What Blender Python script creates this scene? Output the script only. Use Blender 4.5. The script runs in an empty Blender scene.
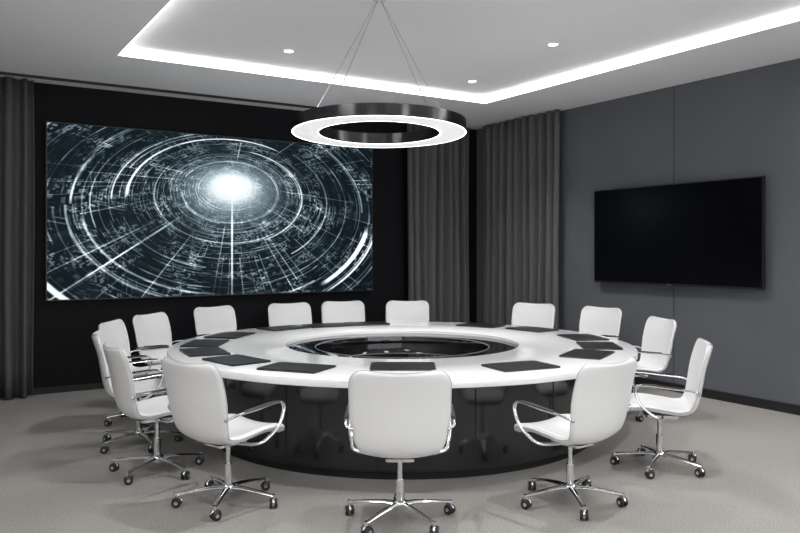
import bpy, math, random
from mathutils import Vector, Matrix
random.seed(4)
sc = bpy.context.scene
try:
    sc.view_settings.view_transform = 'Standard'
    sc.view_settings.look = 'None'
except Exception as e:
    print(e)
YAW = math.radians(32.0)
SN, CS = math.sin(YAW), math.cos(YAW)
H = 1.6
def W(r, d):
    return (SN*d + CS*r, CS*d - SN*r)

# ------------------------------------------------------------ materials
def mat(name, col, rough=0.5, metal=0.0, spec=0.5, bump=None, emis=None, var=None, sheen=0.0, coat=0.0):
    m = bpy.data.materials.new(name); m.use_nodes = True
    nt = m.node_tree; b = nt.nodes['Principled BSDF']
    b.inputs['Base Color'].default_value = (*col, 1)
    b.inputs['Roughness'].default_value = rough
    b.inputs['Metallic'].default_value = metal
    b.inputs['Specular IOR Level'].default_value = spec
    if coat:
        b.inputs['Coat Weight'].default_value = coat; b.inputs['Coat Roughness'].default_value = .08
    if sheen: b.inputs['Sheen Weight'].default_value = sheen
    if emis:
        b.inputs['Emission Color'].default_value = (*emis[0], 1)
        b.inputs['Emission Strength'].default_value = emis[1]
    tc = nt.nodes.new('ShaderNodeTexCoord')
    if var:   # (scale, lo, hi, detail)
        n = nt.nodes.new('ShaderNodeTexNoise'); n.inputs['Scale'].default_value = var[0]
        n.inputs['Detail'].default_value = var[3] if len(var) > 3 else 4
        nt.links.new(tc.outputs['Object'], n.inputs['Vector'])
        mr = nt.nodes.new('ShaderNodeMapRange')
        mr.inputs['From Min'].default_value = .3; mr.inputs['From Max'].default_value = .7
        mr.inputs['To Min'].default_value = var[1]; mr.inputs['To Max'].default_value = var[2]
        nt.links.new(n.outputs['Fac'], mr.inputs['Value'])
        mx = nt.nodes.new('ShaderNodeVectorMath'); mx.operation = 'SCALE'
        mx.inputs[0].default_value = col
        nt.links.new(mr.outputs['Result'], mx.inputs['Scale'])
        nt.links.new(mx.outputs['Vector'], b.inputs['Base Color'])
    if bump:  # (scale, strength, dist)
        n = nt.nodes.new('ShaderNodeTexNoise'); n.inputs['Scale'].default_value = bump[0]
        n.inputs['Detail'].default_value = 3
        nt.links.new(tc.outputs['Object'], n.inputs['Vector'])
        bp = nt.nodes.new('ShaderNodeBump'); bp.inputs['Strength'].default_value = bump[1]
        bp.inputs['Distance'].default_value = bump[2]
        nt.links.new(n.outputs['Fac'], bp.inputs['Height'])
        nt.links.new(bp.outputs['Normal'], b.inputs['Normal'])
    return m

M_carpet = mat('carpet', (.305, .289, .273), .95, spec=.1, bump=(260, .35, .006), var=(110, .66, 1.32, 8))
M_ceil = mat('ceiling_paint', (.88, .88, .885), .9, spec=.15)
M_wall_grey = mat('grey_wall_paint', (.118, .123, .134), .75, spec=.2, var=(1.5, .95, 1.05))
M_wall_black = mat('black_wall_panel', (.006, .0065, .008), .6, spec=.15)
M_wall_light = mat('light_wall_paint', (.70, .70, .70), .9, spec=.2)
M_base = mat('baseboard_black', (.012, .012, .013), .5)
M_curtain = mat('curtain_fabric', (.118, .118, .123), .95, spec=.05, bump=(300, .3, .004), var=(40, .9, 1.1))
M_white = mat('white_leather', (.76, .76, .757), .32, spec=.5, bump=(220, .12, .002), coat=.25)
M_pipe = mat('leather_piping', (.52, .52, .52), .45)
M_chrome = mat('chrome', (.85, .85, .86), .10, metal=1.0)
M_dark = mat('black_plastic', (.015, .015, .016), .4)
M_top = mat('white_lacquer', (.88, .88, .88), .14, spec=.5, coat=.4)
M_gloss = mat('black_glass', (.006, .006, .007), .02, spec=.9)
M_glossrim = mat('glass_edge', (.22, .23, .24), .12, spec=.8)
M_ped = mat('black_pedestal', (.010, .0105, .012), .13, spec=.5, coat=.4)
M_ped2 = mat('pedestal_shadow_gap', (.003, .003, .003), .7)
M_pad = mat('black_leather', (.010, .0105, .012), .34, spec=.4, bump=(300, .15, .002))
M_padedge = mat('folder_pages', (.35, .35, .36), .6)
M_lampblk = mat('lamp_black_metal', (.008, .008, .009), .16, spec=.4)
M_diff = mat('lamp_diffuser', (.6, .6, .6), .5, emis=((1, 1, 1), .5))
M_edge = mat('lamp_led_edge', (.9, .9, .9), .5, emis=((1, 1, 1), 6.0))
M_strip = mat('led_strip', (.9, .9, .9), .5, emis=((1, .995, .98), 9.0))
M_down = mat('downlight_glow', (.9, .9, .9), .5, emis=((1, 1, 1), 12.0))
M_panel = mat('fill_panel_glow', (.9, .9, .9), .5, emis=((1, .995, .985), 16.0))  # glow of the added, unseen fill panels
M_trimw = mat('white_trim', (.7, .7, .7), .5)
M_cable = mat('steel_cable', (.35, .35, .36), .5, metal=.6)
M_tv = mat('television_screen', (.002, .002, .003), .2, spec=.15)
M_tvb = mat('television_bezel', (.01, .01, .011), .3)

# ------------------------------------------------------------ mesh builder
class MB:
    def __init__(s): s.v = []; s.f = []; s.m = []; s.mats = []
    def mi(s, m):
        if m not in s.mats: s.mats.append(m)
        return s.mats.index(m)
    def add(s, vs, fs, m):
        o = len(s.v); k = s.mi(m)
        s.v += [tuple(p) for p in vs]
        for f in fs: s.f.append(tuple(i+o for i in f)); s.m.append(k)
    def box(s, a, b, m, M=None):
        x0, y0, z0 = a; x1, y1, z1 = b
        vs = [(x0,y0,z0),(x1,y0,z0),(x1,y1,z0),(x0,y1,z0),(x0,y0,z1),(x1,y0,z1),(x1,y1,z1),(x0,y1,z1)]
        if M is not None: vs = [M @ Vector(p) for p in vs]
        s.add(vs, [(0,3,2,1),(4,5,6,7),(0,1,5,4),(1,2,6,5),(2,3,7,6),(3,0,4,7)], m)
    def rbox(s, a, b, r, m, M=None, n=4):   # vertical-rounded corners slab
        x0, y0, z0 = a; x1, y1, z1 = b
        pts = []
        for cx, cy, a0 in ((x1-r,y1-r,0),(x0+r,y1-r,90),(x0+r,y0+r,180),(x1-r,y0+r,270)):
            for i in range(n+1):
                t = math.radians(a0+90*i/n); pts.append((cx+r*math.cos(t), cy+r*math.sin(t)))
        k = len(pts)
        vs = [(x,y,z0) for x,y in pts]+[(x,y,z1) for x,y in pts]
        if M is not None: vs = [M @ Vector(p) for p in vs]
        fs = [tuple(range(k-1,-1,-1)), tuple(range(k,2*k))]+[(i,(i+1)%k,(i+1)%k+k,i+k) for i in range(k)]
        s.add(vs, fs, m)
    def lathe(s, prof, m, seg=48, M=None, closed=False, ms=None):
        n = len(prof); vs = []
        for j in range(seg):
            t = 2*math.pi*j/seg
            for r, z in prof: vs.append((r*math.cos(t), r*math.sin(t), z))
        if M is not None: vs = [M @ Vector(p) for p in vs]
        o = len(s.v); s.v += [tuple(p) for p in vs]
        rng = n if closed else n-1
        for i in range(rng):
            k = s.mi(ms[i] if ms else m); i2 = (i+1) % n
            for j in range(seg):
                j2 = (j+1) % seg
                s.f.append((o+j*n+i, o+j2*n+i, o+j2*n+i2, o+j*n+i2)); s.m.append(k)
    def tube(s, pts, ra, m, rb=None, seg=8, M=None, radii=None, cap=True):
        rb = rb or ra; P = [Vector(p) for p in pts]; n = len(P); vs = []
        up = None
        for i in range(n):
            t = (P[min(i+1,n-1)]-P[max(i-1,0)]).normalized()
            if up is None:
                up = Vector((0,0,1)) if abs(t.z) < .9 else Vector((0,1,0))
            side = t.cross(up).normalized(); up = side.cross(t).normalized()
            q = radii[i] if radii else 1
            for j in range(seg):
                a = 2*math.pi*j/seg
                vs.append(P[i] + side*math.cos(a)*ra*q + up*math.sin(a)*rb*q)
        if M is not None: vs = [M @ v for v in vs]
        fs = []
        for i in range(n-1):
            for j in range(seg):
                j2 = (j+1) % seg
                fs.append((i*seg+j, i*seg+j2, (i+1)*seg+j2, (i+1)*seg+j))
        if cap:
            fs.append(tuple(range(seg-1,-1,-1))); fs.append(tuple((n-1)*seg+j for j in range(seg)))
        s.add(vs, fs, m)
    def mesh(s, name, smooth=True, ang=35):
        me = bpy.data.meshes.new(name); me.from_pydata(s.v, [], s.f)
        for m in s.mats: me.materials.append(m)
        me.polygons.foreach_set('material_index', s.m)
        import bmesh
        bm = bmesh.new(); bm.from_mesh(me)
        bmesh.ops.remove_doubles(bm, verts=bm.verts, dist=1e-5)
        bmesh.ops.recalc_face_normals(bm, faces=bm.faces)
        bm.to_mesh(me); bm.free()
        if smooth:
            me.polygons.foreach_set('use_smooth', [True]*len(me.polygons))
            me.set_sharp_from_angle(angle=math.radians(ang))
        me.update(); return me
    def obj(s, name, loc=(0,0,0), rz=0, parent=None, **k):
        o = bpy.data.objects.new(name, s.mesh(name, **k)); sc.collection.objects.link(o)
        o.location = loc; o.rotation_euler = (0,0,rz)
        if parent: o.parent = parent
        return o

def catmull(pts, n=8):
    P = [Vector(p) for p in pts]; out = []
    P = [P[0]*2-P[1]] + P + [P[-1]*2-P[-2]]
    for i in range(1, len(P)-2):
        for k in range(n):
            t = k/n
            out.append(.5*((2*P[i]) + (P[i+1]-P[i-1])*t + (2*P[i-1]-5*P[i]+4*P[i+1]-P[i+2])*t*t + (3*P[i]-P[i-1]-3*P[i+1]+P[i+2])*t**3))
    out.append(P[-2]); return out

# ------------------------------------------------------------ room
XL, XR, Y0, Y1, ZC, ZT = -1.6, 7.21, -1.6, 9.3, 3.48, 3.56
TX0, TX1, TY0, TY1 = 1.55, 6.03, 1.4, 7.6
b = MB(); b.box((XL-.2,Y0-.2,-.1),(XR+.2,Y1+.2,0), M_carpet); b.obj('floor', smooth=False)
b = MB()
b.box((XL-.2,Y0-.2,ZC),(TX0,Y1+.2,3.85), M_ceil); b.box((TX1,Y0-.2,ZC),(XR+.2,Y1+.2,3.85), M_ceil)
b.box((TX0,Y0-.2,ZC),(TX1,TY0,3.85), M_ceil); b.box((TX0,TY1,ZC),(TX1,Y1+.2,3.85), M_ceil)
b.box((TX0,TY0,ZT),(TX1,TY1,3.85), M_ceil)
b.obj('ceiling', smooth=False)
def wall(n, a, c, m):
    b = MB(); b.box(a, c, m); return b.obj(n, smooth=False)
wall('wall_back', (XL,Y1,0),(XR,Y1+.2,ZC), M_wall_black)
wall('wall_right', (XR,Y0,0),(XR+.2,Y1+.2,ZC), M_wall_grey)
wall('wall_left', (XL-.2,Y0,0),(XL,Y1+.2,ZC), M_wall_light)
# wall behind the camera with a wide window opening added as fill light
WX0, WX1, WZ0, WZ1 = -1.0, 6.6, .35, 3.1
b = MB()
b.box((XL,Y0-.2,0),(XR,Y0,WZ0), M_wall_light); b.box((XL,Y0-.2,WZ1),(XR,Y0,ZC), M_wall_light)
b.box((XL,Y0-.2,WZ0),(WX0,Y0,WZ1), M_wall_light); b.box((WX1,Y0-.2,WZ0),(XR,Y0,WZ1), M_wall_light)
b.obj('wall_front', smooth=False)
b = MB(); f = .05
b.box((WX0,Y0-.13,WZ0),(WX1,Y0-.07,WZ0+f), M_trimw); b.box((WX0,Y0-.13,WZ1-f),(WX1,Y0-.07,WZ1), M_trimw)
for i in range(6):
    x = WX0+(WX1-WX0-f)*i/5; b.box((x,Y0-.13,WZ0+f),(x+f,Y0-.07,WZ1-f), M_trimw)
b.obj('fill_window_1', smooth=False)
pl = bpy.data.lights.new('fill_portal','AREA'); pl.shape = 'RECTANGLE'; pl.size = WX1-WX0; pl.size_y = WZ1-WZ0  # guides sky light through the added opening
pl.cycles.is_portal = True
po = bpy.data.objects.new('fill_portal', pl); sc.collection.objects.link(po)
po.location = ((WX0+WX1)/2, Y0-.19, (WZ0+WZ1)/2); po.rotation_euler = (math.radians(90),0,0)

wall('baseboard_right', (XR-.018,Y0,0),(XR,Y1,.095), M_base)
wall('baseboard_back', (XL,Y1-.018,0),(XR-.018,Y1,.07), M_base)
wall('trim_1', (XR-.003,5.647,.095),(XR,5.653,ZC), M_base)
wall('trim_2', (XR-.003,2.247,.095),(XR,2.253,ZC), M_base)
# curtain track
b = MB(); b.box((-1.0,8.93,ZC-.025),(XR-.5,8.97,ZC), M_base)
b.obj('curtain_track', smooth=False)

# LED cove strips
b = MB(); t = .012
za, zb = ZC+.002, ZC+.024
b.box((TX0,TY1-t,za),(TX1,TY1,zb), M_strip); b.box((TX0,TY0,za),(TX1,TY0+t,zb), M_strip)
b.box((TX0,TY0+t,za),(TX0+t,TY1-t,zb), M_strip); b.box((TX1-t,TY0+t,za),(TX1,TY1-t,zb), M_strip)
b.obj('cove_light_strip', smooth=False)

# downlights
def downlight(x, y, e=150):
    b = MB()
    b.lathe([(.001,0),(.040,0),(.040,-.004),(.055,-.006),(.058,0)], M_trimw, 24, ms=[M_down,M_down,M_trimw,M_trimw])
    o = b.obj('recessed_downlight', (x,y,ZT-.001))
    l = bpy.data.lights.new('spot', 'SPOT'); l.energy = e; l.spot_size = math.radians(130); l.spot_blend = .8
    l.shadow_soft_size = .05
    lo = bpy.data.objects.new('downlight_bulb', l); sc.collection.objects.link(lo)
    lo.parent = o; lo.location = (0,0,-.02)
for x, y in ((3.0,6.86),(5.33,6.96),(5.03,5.31),(2.2,4.2),(4.2,3.2)): downlight(x, y)  # last two are out of view, added for more light

# unseen light panels added as fill over the near part of the room
for (x, y) in ((-.6,.6),(-.6,3.6),(3.0,.2),(6.6,.6),(6.6,2.2)):
    b = MB()
    b.box((-.3,-.65,-.02),(.3,.65,0), M_trimw); b.box((-.28,-.63,-.024),(.28,.63,-.019), M_panel)
    b.obj('fill_light_panel', (x,y,ZC), smooth=False)

# ------------------------------------------------------------ curtains
def curtain(p0, p1, n_out, waves, seed, amp=.075):
    rnd = random.Random(seed)
    p0 = Vector(p0); p1 = Vector(p1); L = (p1-p0).length; t = (p1-p0).normalized(); no = Vector(n_out)
    N = int(waves*16); NZ = 10; vs = []
    am = [rnd.uniform(.7,1.1) for _ in range(int(waves)+3)]
    zs = [.015+(ZC-.025)*k/NZ for k in range(NZ+1)]
    for i in range(N+1):
        s = i/N; w = s*waves; k = int(w)
        a = am[k]*(1-(w-k))+am[k+1]*(w-k)
        for j, z in enumerate(zs):
            q = j/NZ
            sp = math.sin(2*math.pi*w) 
            sp = math.copysign(abs(sp)**.7, sp)
            off = amp*a*sp*(1-.2*q) + .008*math.sin(9*s+3*q)
            al = .016*math.sin(2*math.pi*w*.61+1) + .008*math.sin(5*q+w)
            c = p0 + t*(s*L+al) + no*off
            vs.append((c.x,c.y,z))
    K = NZ+1; fs = [(i*K+j,(i+1)*K+j,(i+1)*K+j+1,i*K+j+1) for i in range(N) for j in range(NZ)]
    b = MB(); b.add(vs, fs, M_curtain)
    o = b.obj('curtain', ang=180)
    md = o.modifiers.new('thick','SOLIDIFY'); md.thickness = .005
    return o
curtain((-.6,9.15),(1.0,9.15),(0,-1),11,1)
curtain((5.83,9.15),(6.95,9.15),(0,-1),8,2)
curtain((7.09,7.35),(7.09,8.97),(-1,0),10,3)

# ------------------------------------------------------------ big display
def screen_mat():
    m = bpy.data.materials.new('display_image'); m.use_nodes = True
    nt = m.node_tree; nt.nodes.clear()
    out = nt.nodes.new('ShaderNodeOutputMaterial'); L = nt.links
    def val(x, sock):
        if isinstance(x, (int, float)): sock.default_value = x
        else: L.new(x, sock)
    def mth(op, a, b2=None, c=None, clamp=False):
        n = nt.nodes.new('ShaderNodeMath'); n.operation = op; n.use_clamp = clamp
        val(a, n.inputs[0])
        if b2 is not None: val(b2, n.inputs[1])
        if c is not None: val(c, n.inputs[2])
        return n.outputs[0]
    def comb(a, b2, c=0.0):
        n = nt.nodes.new('ShaderNodeCombineXYZ'); val(a,n.inputs[0]); val(b2,n.inputs[1]); val(c,n.inputs[2]); return n.outputs[0]
    def noise(v, s, det=2):
        n = nt.nodes.new('ShaderNodeTexNoise'); n.inputs['Scale'].default_value = s; n.inputs['Detail'].default_value = det
        L.new(v, n.inputs['Vector']); return n.outputs['Fac']
    def white(v):
        n = nt.nodes.new('ShaderNodeTexWhiteNoise'); n.noise_dimensions = '3D'; L.new(v, n.inputs['Vector']); return n.outputs['Value']
    def ss(x, lo, hi, a=0.0, b2=1.0):
        n = nt.nodes.new('ShaderNodeMapRange'); n.interpolation_type = 'SMOOTHSTEP'
        val(x, n.inputs['Value']); n.inputs['From Min'].default_value = lo; n.inputs['From Max'].default_value = hi
        n.inputs['To Min'].default_value = a; n.inputs['To Max'].default_value = b2; return n.outputs['Result']
    tc = nt.nodes.new('ShaderNodeTexCoord'); sp = nt.nodes.new('ShaderNodeSeparateXYZ')
    L.new(tc.outputs['Object'], sp.inputs[0]); X = sp.outputs[0]; Z = sp.outputs[2]
    dx0 = mth('SUBTRACT', X, 3.255-3.206); dz0 = mth('SUBTRACT', Z, 2.444-2.0425)
    r0 = mth('SQRT', mth('ADD', mth('MULTIPLY',dx0,dx0), mth('MULTIPLY',mth('MULTIPLY',dz0,dz0),3.0)))
    dx = mth('ADD', dx0, mth('MULTIPLY', r0, .02)); dz = mth('MULTIPLY', mth('ADD', dz0, mth('MULTIPLY', r0, .16)), 1.75)
    r = mth('SQRT', mth('ADD', mth('MULTIPLY',dx,dx), mth('MULTIPLY',dz,dz)))
    th = mth('DIVIDE', mth('ARCTAN2', dz, dx), 2*math.pi)
    # tunnel depth coordinate: spacing grows away from the vanishing glow
    lr = mth('LOGARITHM', mth('ADD', r, .22), 2.0)
    terms = []
    def rings(k, w, amp, thr, nang, seed):
        u = mth('MULTIPLY', lr, k); f = mth('ABSOLUTE', mth('SUBTRACT', mth('FRACT', u), .5)); idx = mth('FLOOR', u)
        line = ss(f, w*.4, w, 1, 0)
        cell = white(comb(idx, mth('FLOOR', mth('MULTIPLY', th, nang)), seed))
        return mth('MULTIPLY', mth('MULTIPLY', line, ss(cell, thr, thr+.1)), amp)
    terms.append(rings(2.3, .028, .85, .30, 7, 1.0))
    terms.append(rings(6.1, .05, .48, .48, 11, 2.0))
    terms.append(rings(15.0, .12, .38, .62, 24, 3.0))
    terms.append(rings(37.0, .30, .28, .72, 60, 4.0))
    def blocks(ku, kv, thr, amp, seed, det):
        c = white(comb(mth('FLOOR', mth('MULTIPLY', lr, ku)), mth('FLOOR', mth('MULTIPLY', th, kv)), seed))
        clump = ss(noise(comb(mth('MULTIPLY', lr, 1.6), mth('MULTIPLY', th, 9.0), seed), det, 2), .46, .64)
        return mth('MULTIPLY', mth('MULTIPLY', ss(c, thr, thr+.05), clump), amp)
    terms.append(blocks(34, 170, .76, .44, 5.0, 2.0))
    terms.append(blocks(11, 54, .72, .14, 6.0, 1.5))
    terms.append(blocks(64, 420, .68, .55, 7.0, 3.0))
    def grid(kx, kz, thr, amp, seed):
        c = white(comb(mth('FLOOR', mth('MULTIPLY', X, kx)), mth('FLOOR', mth('MULTIPLY', mth('ADD', Z, mth('MULTIPLY', X, .18)), kz)), seed))
        cl = ss(noise(comb(X, Z, seed), 2.2, 2), .53, .64)
        return mth('MULTIPLY', mth('MULTIPLY', ss(c, thr, thr+.04), cl), amp)
    terms.append(grid(9, 70, .80, .40, 8.0)); terms.append(grid(80, 12, .86, .30, 9.0))
    def radial(n, w, thr, amp, seed, rmin):
        u = mth('MULTIPLY', th, n); f = mth('ABSOLUTE', mth('SUBTRACT', mth('FRACT', u), .5)); d = mth('MULTIPLY', mth('MULTIPLY', f, r), 6.28/n)
        seg = white(comb(mth('FLOOR', u), mth('FLOOR', mth('MULTIPLY', r, 1.7)), seed))
        return mth('MULTIPLY', mth('MULTIPLY', mth('MULTIPLY', ss(d, w*.4, w, 1, 0), ss(seg, thr, thr+.1)), amp), ss(r, rmin, rmin+.2))
    terms.append(radial(28, .010, .60, .6, 11.0, .6))
    terms.append(radial(90, .008, .75, .5, 12.0, .9))
    def ray(ang, w, amp, r1, rs=.45):
        a = ang/360.0
        d = mth('MULTIPLY', mth('ABSOLUTE', mth('SUBTRACT', th, a)), mth('MULTIPLY', r, 6.28))
        return mth('MULTIPLY', mth('MULTIPLY', mth('MULTIPLY', ss(d, w*.3, w, 1, 0), amp), ss(r, r1, r1+.6, 1, .0)), ss(r, rs, rs+.5))
    terms.append(ray(-88.5, .018, 1.3, 2.2, .1)); terms.append(ray(-143, .020, 1.6, 2.9, .7)); terms.append(ray(-152, .016, .9, 2.6, .9))
    terms.append(ray(-122, .013, .8, 2.2, .7)); terms.append(ray(-62, .013, .6, 2.4, .7)); terms.append(ray(167, .012, .5, 2.2, .8))
    def arc(rad, w, amp, a0, a1):
        d = mth('ABSOLUTE', mth('SUBTRACT', r, rad))
        k = mth('MULTIPLY', ss(th, a0/360-.01, a0/360+.01), ss(th, a1/360-.01, a1/360+.01, 1, 0))
        return mth('MULTIPLY', mth('MULTIPLY', ss(d, w*.3, w, 1, 0), amp), k)
    terms.append(arc(2.02, .045, 2.5, -48, -12)); terms.append(arc(2.16, .02, 2.0, -50, -8)); terms.append(arc(2.45, .05, 3.0, -150, -125))
    terms.append(arc(1.25, .022, 1.7, 60, 178)); terms.append(arc(1.42, .014, 1.3, 95, 179)); terms.append(arc(.98, .016, 1.1, -60, 75)); terms.append(arc(1.85, .02, 1.3, 150, 179))
    terms.append(arc(.62, .014, .6, -179, 120)); terms.append(arc(.78, .012, .5, -120, 170)); terms.append(arc(1.75, .02, 1.0, -170, -95))
    tot = terms[0]
    for t in terms[1:]: tot = mth('ADD', tot, t)
    tot = mth('MULTIPLY', tot, ss(noise(comb(X, Z, 0.0), 1.4, 3), .3, .65, .35, 1.25))
    tot = mth('MULTIPLY', tot, .66)
    g = mth('EXPONENT', mth('MULTIPLY', mth('MULTIPLY', r, r), -12.0))
    g3 = mth('EXPONENT', mth('MULTIPLY', mth('MULTIPLY', r, r), -2.6))
    g2 = mth('EXPONENT', mth('MULTIPLY', r, -1.1))
    tot = mth('ADD', mth('ADD', tot, mth('ADD', mth('MULTIPLY', g, 1.1), mth('MULTIPLY', g3, .52))), mth('MULTIPLY', g2, .08))
    tot = mth('MULTIPLY', tot, .6)
    cr = nt.nodes.new('ShaderNodeValToRGB'); L.new(tot, cr.inputs[0])
    e = cr.color_ramp.elements; e[0].position = 0; e[0].color = (.003,.007,.010,1)
    e[1].position = 1; e[1].color = (1,1,1,1)
    for p, c in ((.09,(.012,.022,.029,1)),(.35,(.20,.265,.31,1)),(.62,(.70,.80,.85,1))):
        n = e.new(p); n.color = c
    em = nt.nodes.new('ShaderNodeEmission'); L.new(cr.outputs[0], em.inputs[0]); em.inputs[1].default_value = 1.15
    gl = nt.nodes.new('ShaderNodeBsdfGlossy'); gl.inputs['Roughness'].default_value = .4; gl.inputs['Color'].default_value = (.005,.005,.005,1)
    ad = nt.nodes.new('ShaderNodeAddShader'); L.new(em.outputs[0], ad.inputs[0]); L.new(gl.outputs[0], ad.inputs[1])
    L.new(ad.outputs[0], out.inputs[0]); return m
M_scr = screen_mat()
hw, hh = 2.081, .9875
b = MB()
b.box((-hw,-.0,-hh),(hw,.095,hh), M_dark)
b.box((-hw-.012,-.008,-hh-.012),(hw+.012,.06,-hh), M_dark); b.box((-hw-.012,-.008,hh),(hw+.012,.06,hh+.012), M_dark)
b.box((-hw-.012,-.008,-hh),(-hw,.06,hh), M_dark); b.box((hw,-.008,-hh),(hw+.012,.06,hh), M_dark)
b.add([(-hw,-.004,-hh),(hw,-.004,-hh),(hw,-.004,hh),(-hw,-.004,hh)], [(0,1,2,3)], M_scr)
b.obj('video_wall_display', (3.206,9.205,2.0425), smooth=False)

# television
b = MB(); yw, zh = 1.132, .573
b.box((.02,-yw,-zh),(.05,yw,zh), M_tvb)
b.box((.05,-yw*.6,-zh*.6),(.075,yw*.6,zh*.6), M_tvb)
b.box((.075,-.3,-.2),(.12,.3,.2), M_dark)
bz = .012
b.box((.008,-yw,zh-bz),(.02,yw,zh), M_tvb); b.box((.008,-yw,-zh),(.02,yw,-zh+.022), M_tvb)
b.box((.008,-yw,-zh+.022),(.02,-yw+bz,zh-bz), M_tvb); b.box((.008,yw-bz,-zh+.022),(.02,yw,zh-bz), M_tvb)
b.box((.012,-yw+bz,-zh+.022),(.021,yw-bz,zh-bz), M_tv)
b.box((.006,-.03,-zh+.008),(.009,.03,-zh+.013), M_cable)
b.obj('wall_mounted_television', (7.09,5.628,1.782), smooth=False)

# ------------------------------------------------------------ table
TD = 7.03; tx, ty = W(.02, TD); R = 2.09
tb = bpy.data.objects.new('conference_table', None); sc.collection.objects.link(tb); tb.location = (tx,ty,0)
b = MB(); zt = .75; th_ = .055
b.lathe([(1.07,zt-th_),(R-.012,zt-th_),(R-.003,zt-th_+.003),(R,zt-th_+.009),(R,zt-.008),(R-.003,zt-.002),(R-.009,zt),(1.076,zt),(1.071,zt-.002),(1.07,zt-.006)], M_top, 160, closed=True)
b.obj('tabletop', parent=tb)
b = MB()
b.lathe([(.80,zt-.03),(1.069,zt-.03),(1.069,zt-.06),(1.0,zt-.06)], M_gloss, 128)
b.lathe([(.808,zt-.030),(.808,zt-.027),(.798,zt-.027),(.795,zt-.036)], M_glossrim, 128)
b.lathe([(.795,zt-.036),(.795,zt-.12),(.0005,zt-.12)], M_gloss, 128)
b.obj('glass_inlay', parent=tb)
b = MB(); RB = 1.78
b.lathe([(1.0,zt-.071),(1.0,zt-.056),(1.98,zt-.056),(1.98,zt-.075),(RB,zt-.095),(RB,.06),(RB-.04,.055),(RB-.04,0),(.9,0)], M_ped, 160, ms=[M_ped]*6+[M_ped2,M_ped2])
for i in range(16):
    a = 2*math.pi*(i+.32)/16
    Mx = Matrix.Rotation(a, 4, 'Z')
    b.box((RB-.005,-.005,.06),(RB+.0015,.005,zt-.095), M_ped2, Mx)
b.obj('pedestal', parent=tb)

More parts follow.
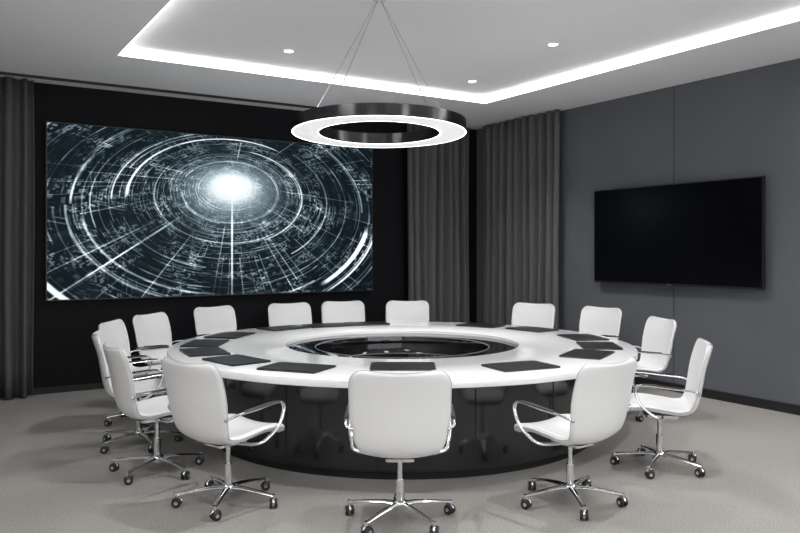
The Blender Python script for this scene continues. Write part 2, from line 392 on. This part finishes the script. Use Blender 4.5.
# ------------------------------------------------------------ chair
def build_chair():
    b = MB()
    prof = catmull([(0,.262,.418),(0,.235,.452),(0,.12,.462),(0,-.02,.446),(0,-.14,.432),(0,-.215,.452),(0,-.258,.52),(0,-.280,.63),(0,-.305,.77),(0,-.352,.928)], 10)
    s = [0]
    for i in range(1, len(prof)): s.append(s[-1]+(prof[i]-prof[i-1]).length)
    Lt = s[-1]
    def pat(t):
        for i in range(1, len(s)):
            if t <= s[i] or i == len(s)-1:
                k = (t-s[i-1])/(s[i]-s[i-1]); return prof[i-1].lerp(prof[i], k)
    NV = 56; NU = 24
    ts = []
    for i in range(NV+1):
        q = i/NV; ts.append(Lt*(.5-.5*math.cos(math.pi*q))*.6 + Lt*q*.4)
    def width(t):
        q = t/Lt
        w = .245 + .040*min(1, max(0, (q-.45)/.3))
        w -= .012*math.exp(-((q-.47)/.08)**2)
        c = .085 if q > .5 else .08
        d = min(t, Lt-t)
        if d < c: w = w - c + math.sqrt(max(0, c*c-(c-d)**2))
        return w
    grid = []; centre = []
    for t in ts:
        q = t/Lt; p = pat(t); a = pat(min(Lt, t+.01)); z = pat(max(0, t-.01)); tg = (a-z).normalized()
        n = Vector((0, tg.z, -tg.y))
        w = width(t); row = []; crow = []
        T = .046 if q < .4 else .046-.018*min(1, (q-.4)/.2)
        kb = .5 + .5*min(1, max(0, (q-.38)/.2))
        for j in range(NU+1):
            u = math.sin(math.pi/2*(2*j/NU-1))*.5 + (2*j/NU-1)*.5
            e = (1-abs(u))*w; d = min(t, Lt-t, )
            h = T/2
            fe = 1 if e > h else math.sqrt(max(0, 1-(1-e/h)**2))
            fd = 1 if d > h else math.sqrt(max(0, 1-(1-d/h)**2))
            bulge = .046*u*u*kb
            c = p + n*bulge + Vector((u*w,0,0))
            row.append((c + n*h*min(fe,fd), c - n*h*min(fe,fd))); crow.append(c)
        grid.append(row); centre.append(crow)
    K = NU+1
    for side in (0,1):
        vs = [grid[i][j][side] for i in range(NV+1) for j in range(K)]
        fs = [(i*K+j,i*K+j+1,(i+1)*K+j+1,(i+1)*K+j) for i in range(NV) for j in range(NU)]
        b.add(vs, fs, M_white)
    # piping around the shell edge
    loop = [centre[i][0] for i in range(1,NV)] + [centre[NV][j] for j in range(0,NU+1)] + [centre[i][NU] for i in range(NV-1,0,-1)] + [centre[0][j] for j in range(NU,-1,-1)] + [centre[1][0]]
    b.tube(loop, .0035, M_pipe, seg=6, cap=False)
    for sx in (-1,1):
        x = sx*.308
        pts = [(sx*.272,-.240,.60),(sx*.302,-.225,.615),(x,-.16,.628),(x,-.02,.640),(x,.10,.652),(x,.165,.650),(x,.188,.622),(x,.180,.575),(x,.150,.515),(x*.96,.09,.455),(x*.88,.02,.415),(x*.5,-.01,.400),(0.0,-.01,.398)]
        b.tube(catmull(pts,6), .011, M_chrome, rb=.008, seg=8)
        pp = [(x,-.13,.639),(x,-.02,.650),(x,.09,.661),(x,.145,.659)]
        b.tube(catmull(pp,4), .014, M_dark, rb=.005, seg=8)
        b.lathe([(.0005,0),(.014,0),(.014,.006),(.0005,.006)], M_chrome, 12, M=Matrix.Translation((sx*.272,-.240,.60)) @ Matrix.Rotation(math.radians(90),4,'Y'))
    b.rbox((-.085,-.13,.381),(.085,.10,.411), .02, M_chrome)
    b.rbox((-.11,-.16,.406),(.11,.12,.420), .02, M_dark)
    b.tube([(.06,.0,.398),(.16,.0,.398),(.22,.0,.395)], .006, M_chrome, seg=8)
    b.lathe([(.0005,.39),(.026,.39),(.026,.375),(.015,.372),(.015,.25),(.024,.248),(.024,.125),(.040,.118),(.044,.105),(.044,.075),(.036,.066),(.0005,.066)], M_chrome, 24)
    for i in range(5):
        a = 2*math.pi*i/5 + math.radians(90)
        Mx = Matrix.Rotation(a, 4, 'Z')
        pts = [(.02,0,.100),(.10,0,.102),(.20,0,.094),(.29,0,.082),(.325,0,.078)]
        b.tube(pts, .021, M_chrome, rb=.012, seg=10, M=Mx, radii=[1.25,1.1,.9,.75,.65])
        b.lathe([(.0005,.088),(.011,.088),(.012,.07),(.008,.068),(.008,.050),(.0005,.050)], M_chrome, 12, M=Mx @ Matrix.Translation((.325,0,0)))
        ca = random.uniform(-1.2,1.2)
        C = Mx @ Matrix.Translation((.325,0,0)) @ Matrix.Rotation(ca,4,'Z')
        hood = []
        for k in range(9):
            t = math.radians(20+140*k/8); hood.append((.034*math.cos(t)-.010, 0, .031+.034*math.sin(t)))
        b.tube(hood, .007, M_chrome, rb=.004, seg=6, M=C)
        for sy in (-1,1):
            Wm = C @ Matrix.Translation((-.010, sy*.016, .0305)) @ Matrix.Rotation(math.radians(90),4,'X')
            b.lathe([(.0005,-.009),(.024,-.009),(.029,-.006),(.030,0),(.029,.006),(.024,.009),(.0005,.009)], M_dark, 20, M=Wm)
            b.lathe([(.0005,-.0105),(.012,-.0105),(.012,.0105),(.0005,.0105)], M_chrome, 12, M=Wm)
        b.tube([(-.010,-.02,.0305),(-.010,.02,.0305)], .005, M_chrome, seg=6, M=C)
    return b.mesh('office_chair', ang=50)
CH = build_chair()
def chair(br, bd, head=None):
    rr, dd = .02-br, TD-bd; L = math.hypot(rr, dd)
    if head is None: fr, fd = rr/L, dd/L
    else: fr, fd = math.sin(math.radians(head)), math.cos(math.radians(head))
    hr, hd = br+fr*.29, bd+fd*.29
    x, y = W(hr, hd); fx, fy = W(fr, fd)
    o = bpy.data.objects.new('office_chair', CH); sc.collection.objects.link(o)
    o.location = (x, y, 0); o.rotation_euler = (0,0,math.atan2(-fx, fy)); return o
chair(0.0, 4.20, 0)
chair(-1.27, 4.58, 38)
chair(1.26, 4.58, -38)
chair(-2.00, 5.32, 56)
chair(2.20, 5.52, -76)
chair(-2.43, 6.15, 72)
chair(-2.70, 7.10)
chair(-2.62, 7.95)
chair(-2.21, 9.0)
chair(-1.40, 9.58)
chair(-.75, 9.95)
chair(.10, 10.03)
chair(1.69, 9.55)
chair(2.37, 8.9)
chair(2.57, 7.45)

# ------------------------------------------------------------ folders
def folder(rr, dd, jit=0):
    L = math.hypot(rr, dd)
    k = min(1, 1.80/L); rr *= k; dd *= k
    x, y = W(rr, dd); a = math.atan2(-x, y)
    b = MB()
    b.rbox((-.235,-.165,0),(.235,.165,.005), .01, M_pad)
    b.rbox((-.228,-.158,.005),(.230,.158,.009), .006, M_padedge)
    b.rbox((-.235,-.165,.009),(.235,.165,.014), .01, M_pad)
    b.box((-.238,-.165,.001),(-.233,.165,.013), M_pad)
    b.obj('document_folder', (tx+x,ty+y,zt+.0005), rz=a+math.radians(jit))
for q in ((-.77,-1.56,4),(.0,-1.5,0),(.86,-1.49,-5),(-1.29,-1.19,0),(-1.67,-.7,3),(-1.85,-.12,-4),(1.51,-.85,0),(1.75,-.30,5),(1.8,.36,0),(1.5,1.2,0),(-1.75,.55,4),(-1.3,1.25,0),(-.85,1.55,0),(-.4,1.75,2),(.9,1.55,-3)):
    folder(*q)

# ------------------------------------------------------------ pendant
px, py = W(-.16, 5.84); RO, RI = .67, .467; zb = 2.508; hb = .088
tilt = Matrix.Rotation(math.radians(-1.7), 4, Vector((CS,-SN,0)))
lp = bpy.data.objects.new('ring_pendant_lamp', None); sc.collection.objects.link(lp); lp.location = (px,py,0)
T = Matrix.Translation((0,0,zb)) @ tilt
b = MB()
b.lathe([(RI,0),(RI+.010,0),(RI+.011,.004),(RO-.011,.004),(RO-.010,0),(RO,0),(RO,hb),(RI,hb)], M_lampblk, 128, M=T, closed=True,
        ms=[M_edge,M_lampblk,M_diff,M_lampblk,M_edge,M_lampblk,M_lampblk,M_lampblk])
b.obj('ring', parent=lp)
b = MB()
for a in (35,145,215,325):
    t = math.radians(a)-YAW
    p = T @ Vector((.57*math.cos(t), .57*math.sin(t), hb))
    b.tube([p, (.02*math.cos(t), .02*math.sin(t), ZT-.03)], .0022, M_cable, seg=6)
    b.lathe([(.0005,.012),(.008,.012),(.008,0),(.0005,0)], M_cable, 10, M=Matrix.Translation(p))
b.obj('cables', parent=lp)
b = MB(); b.lathe([(.0005,ZT-.03),(.045,ZT-.03),(.05,ZT-.025),(.05,ZT)], M_trimw, 32); b.obj('canopy', parent=lp)

# ------------------------------------------------------------ world + camera
w = bpy.data.worlds.new('world'); sc.world = w; w.use_nodes = True
w.node_tree.nodes['Background'].inputs[0].default_value = (.96,.98,1,1); w.node_tree.nodes['Background'].inputs[1].default_value = 2.25  # sky strength sets the fill through the added window
cam = bpy.data.cameras.new('camera'); co = bpy.data.objects.new('camera', cam); sc.collection.objects.link(co)
co.location = (0,0,H); co.rotation_euler = (math.pi/2,0,-YAW)
cam.sensor_width = 36; cam.lens = 756/800*36; cam.shift_y = -15.5/800; cam.clip_start = .05
sc.camera = co
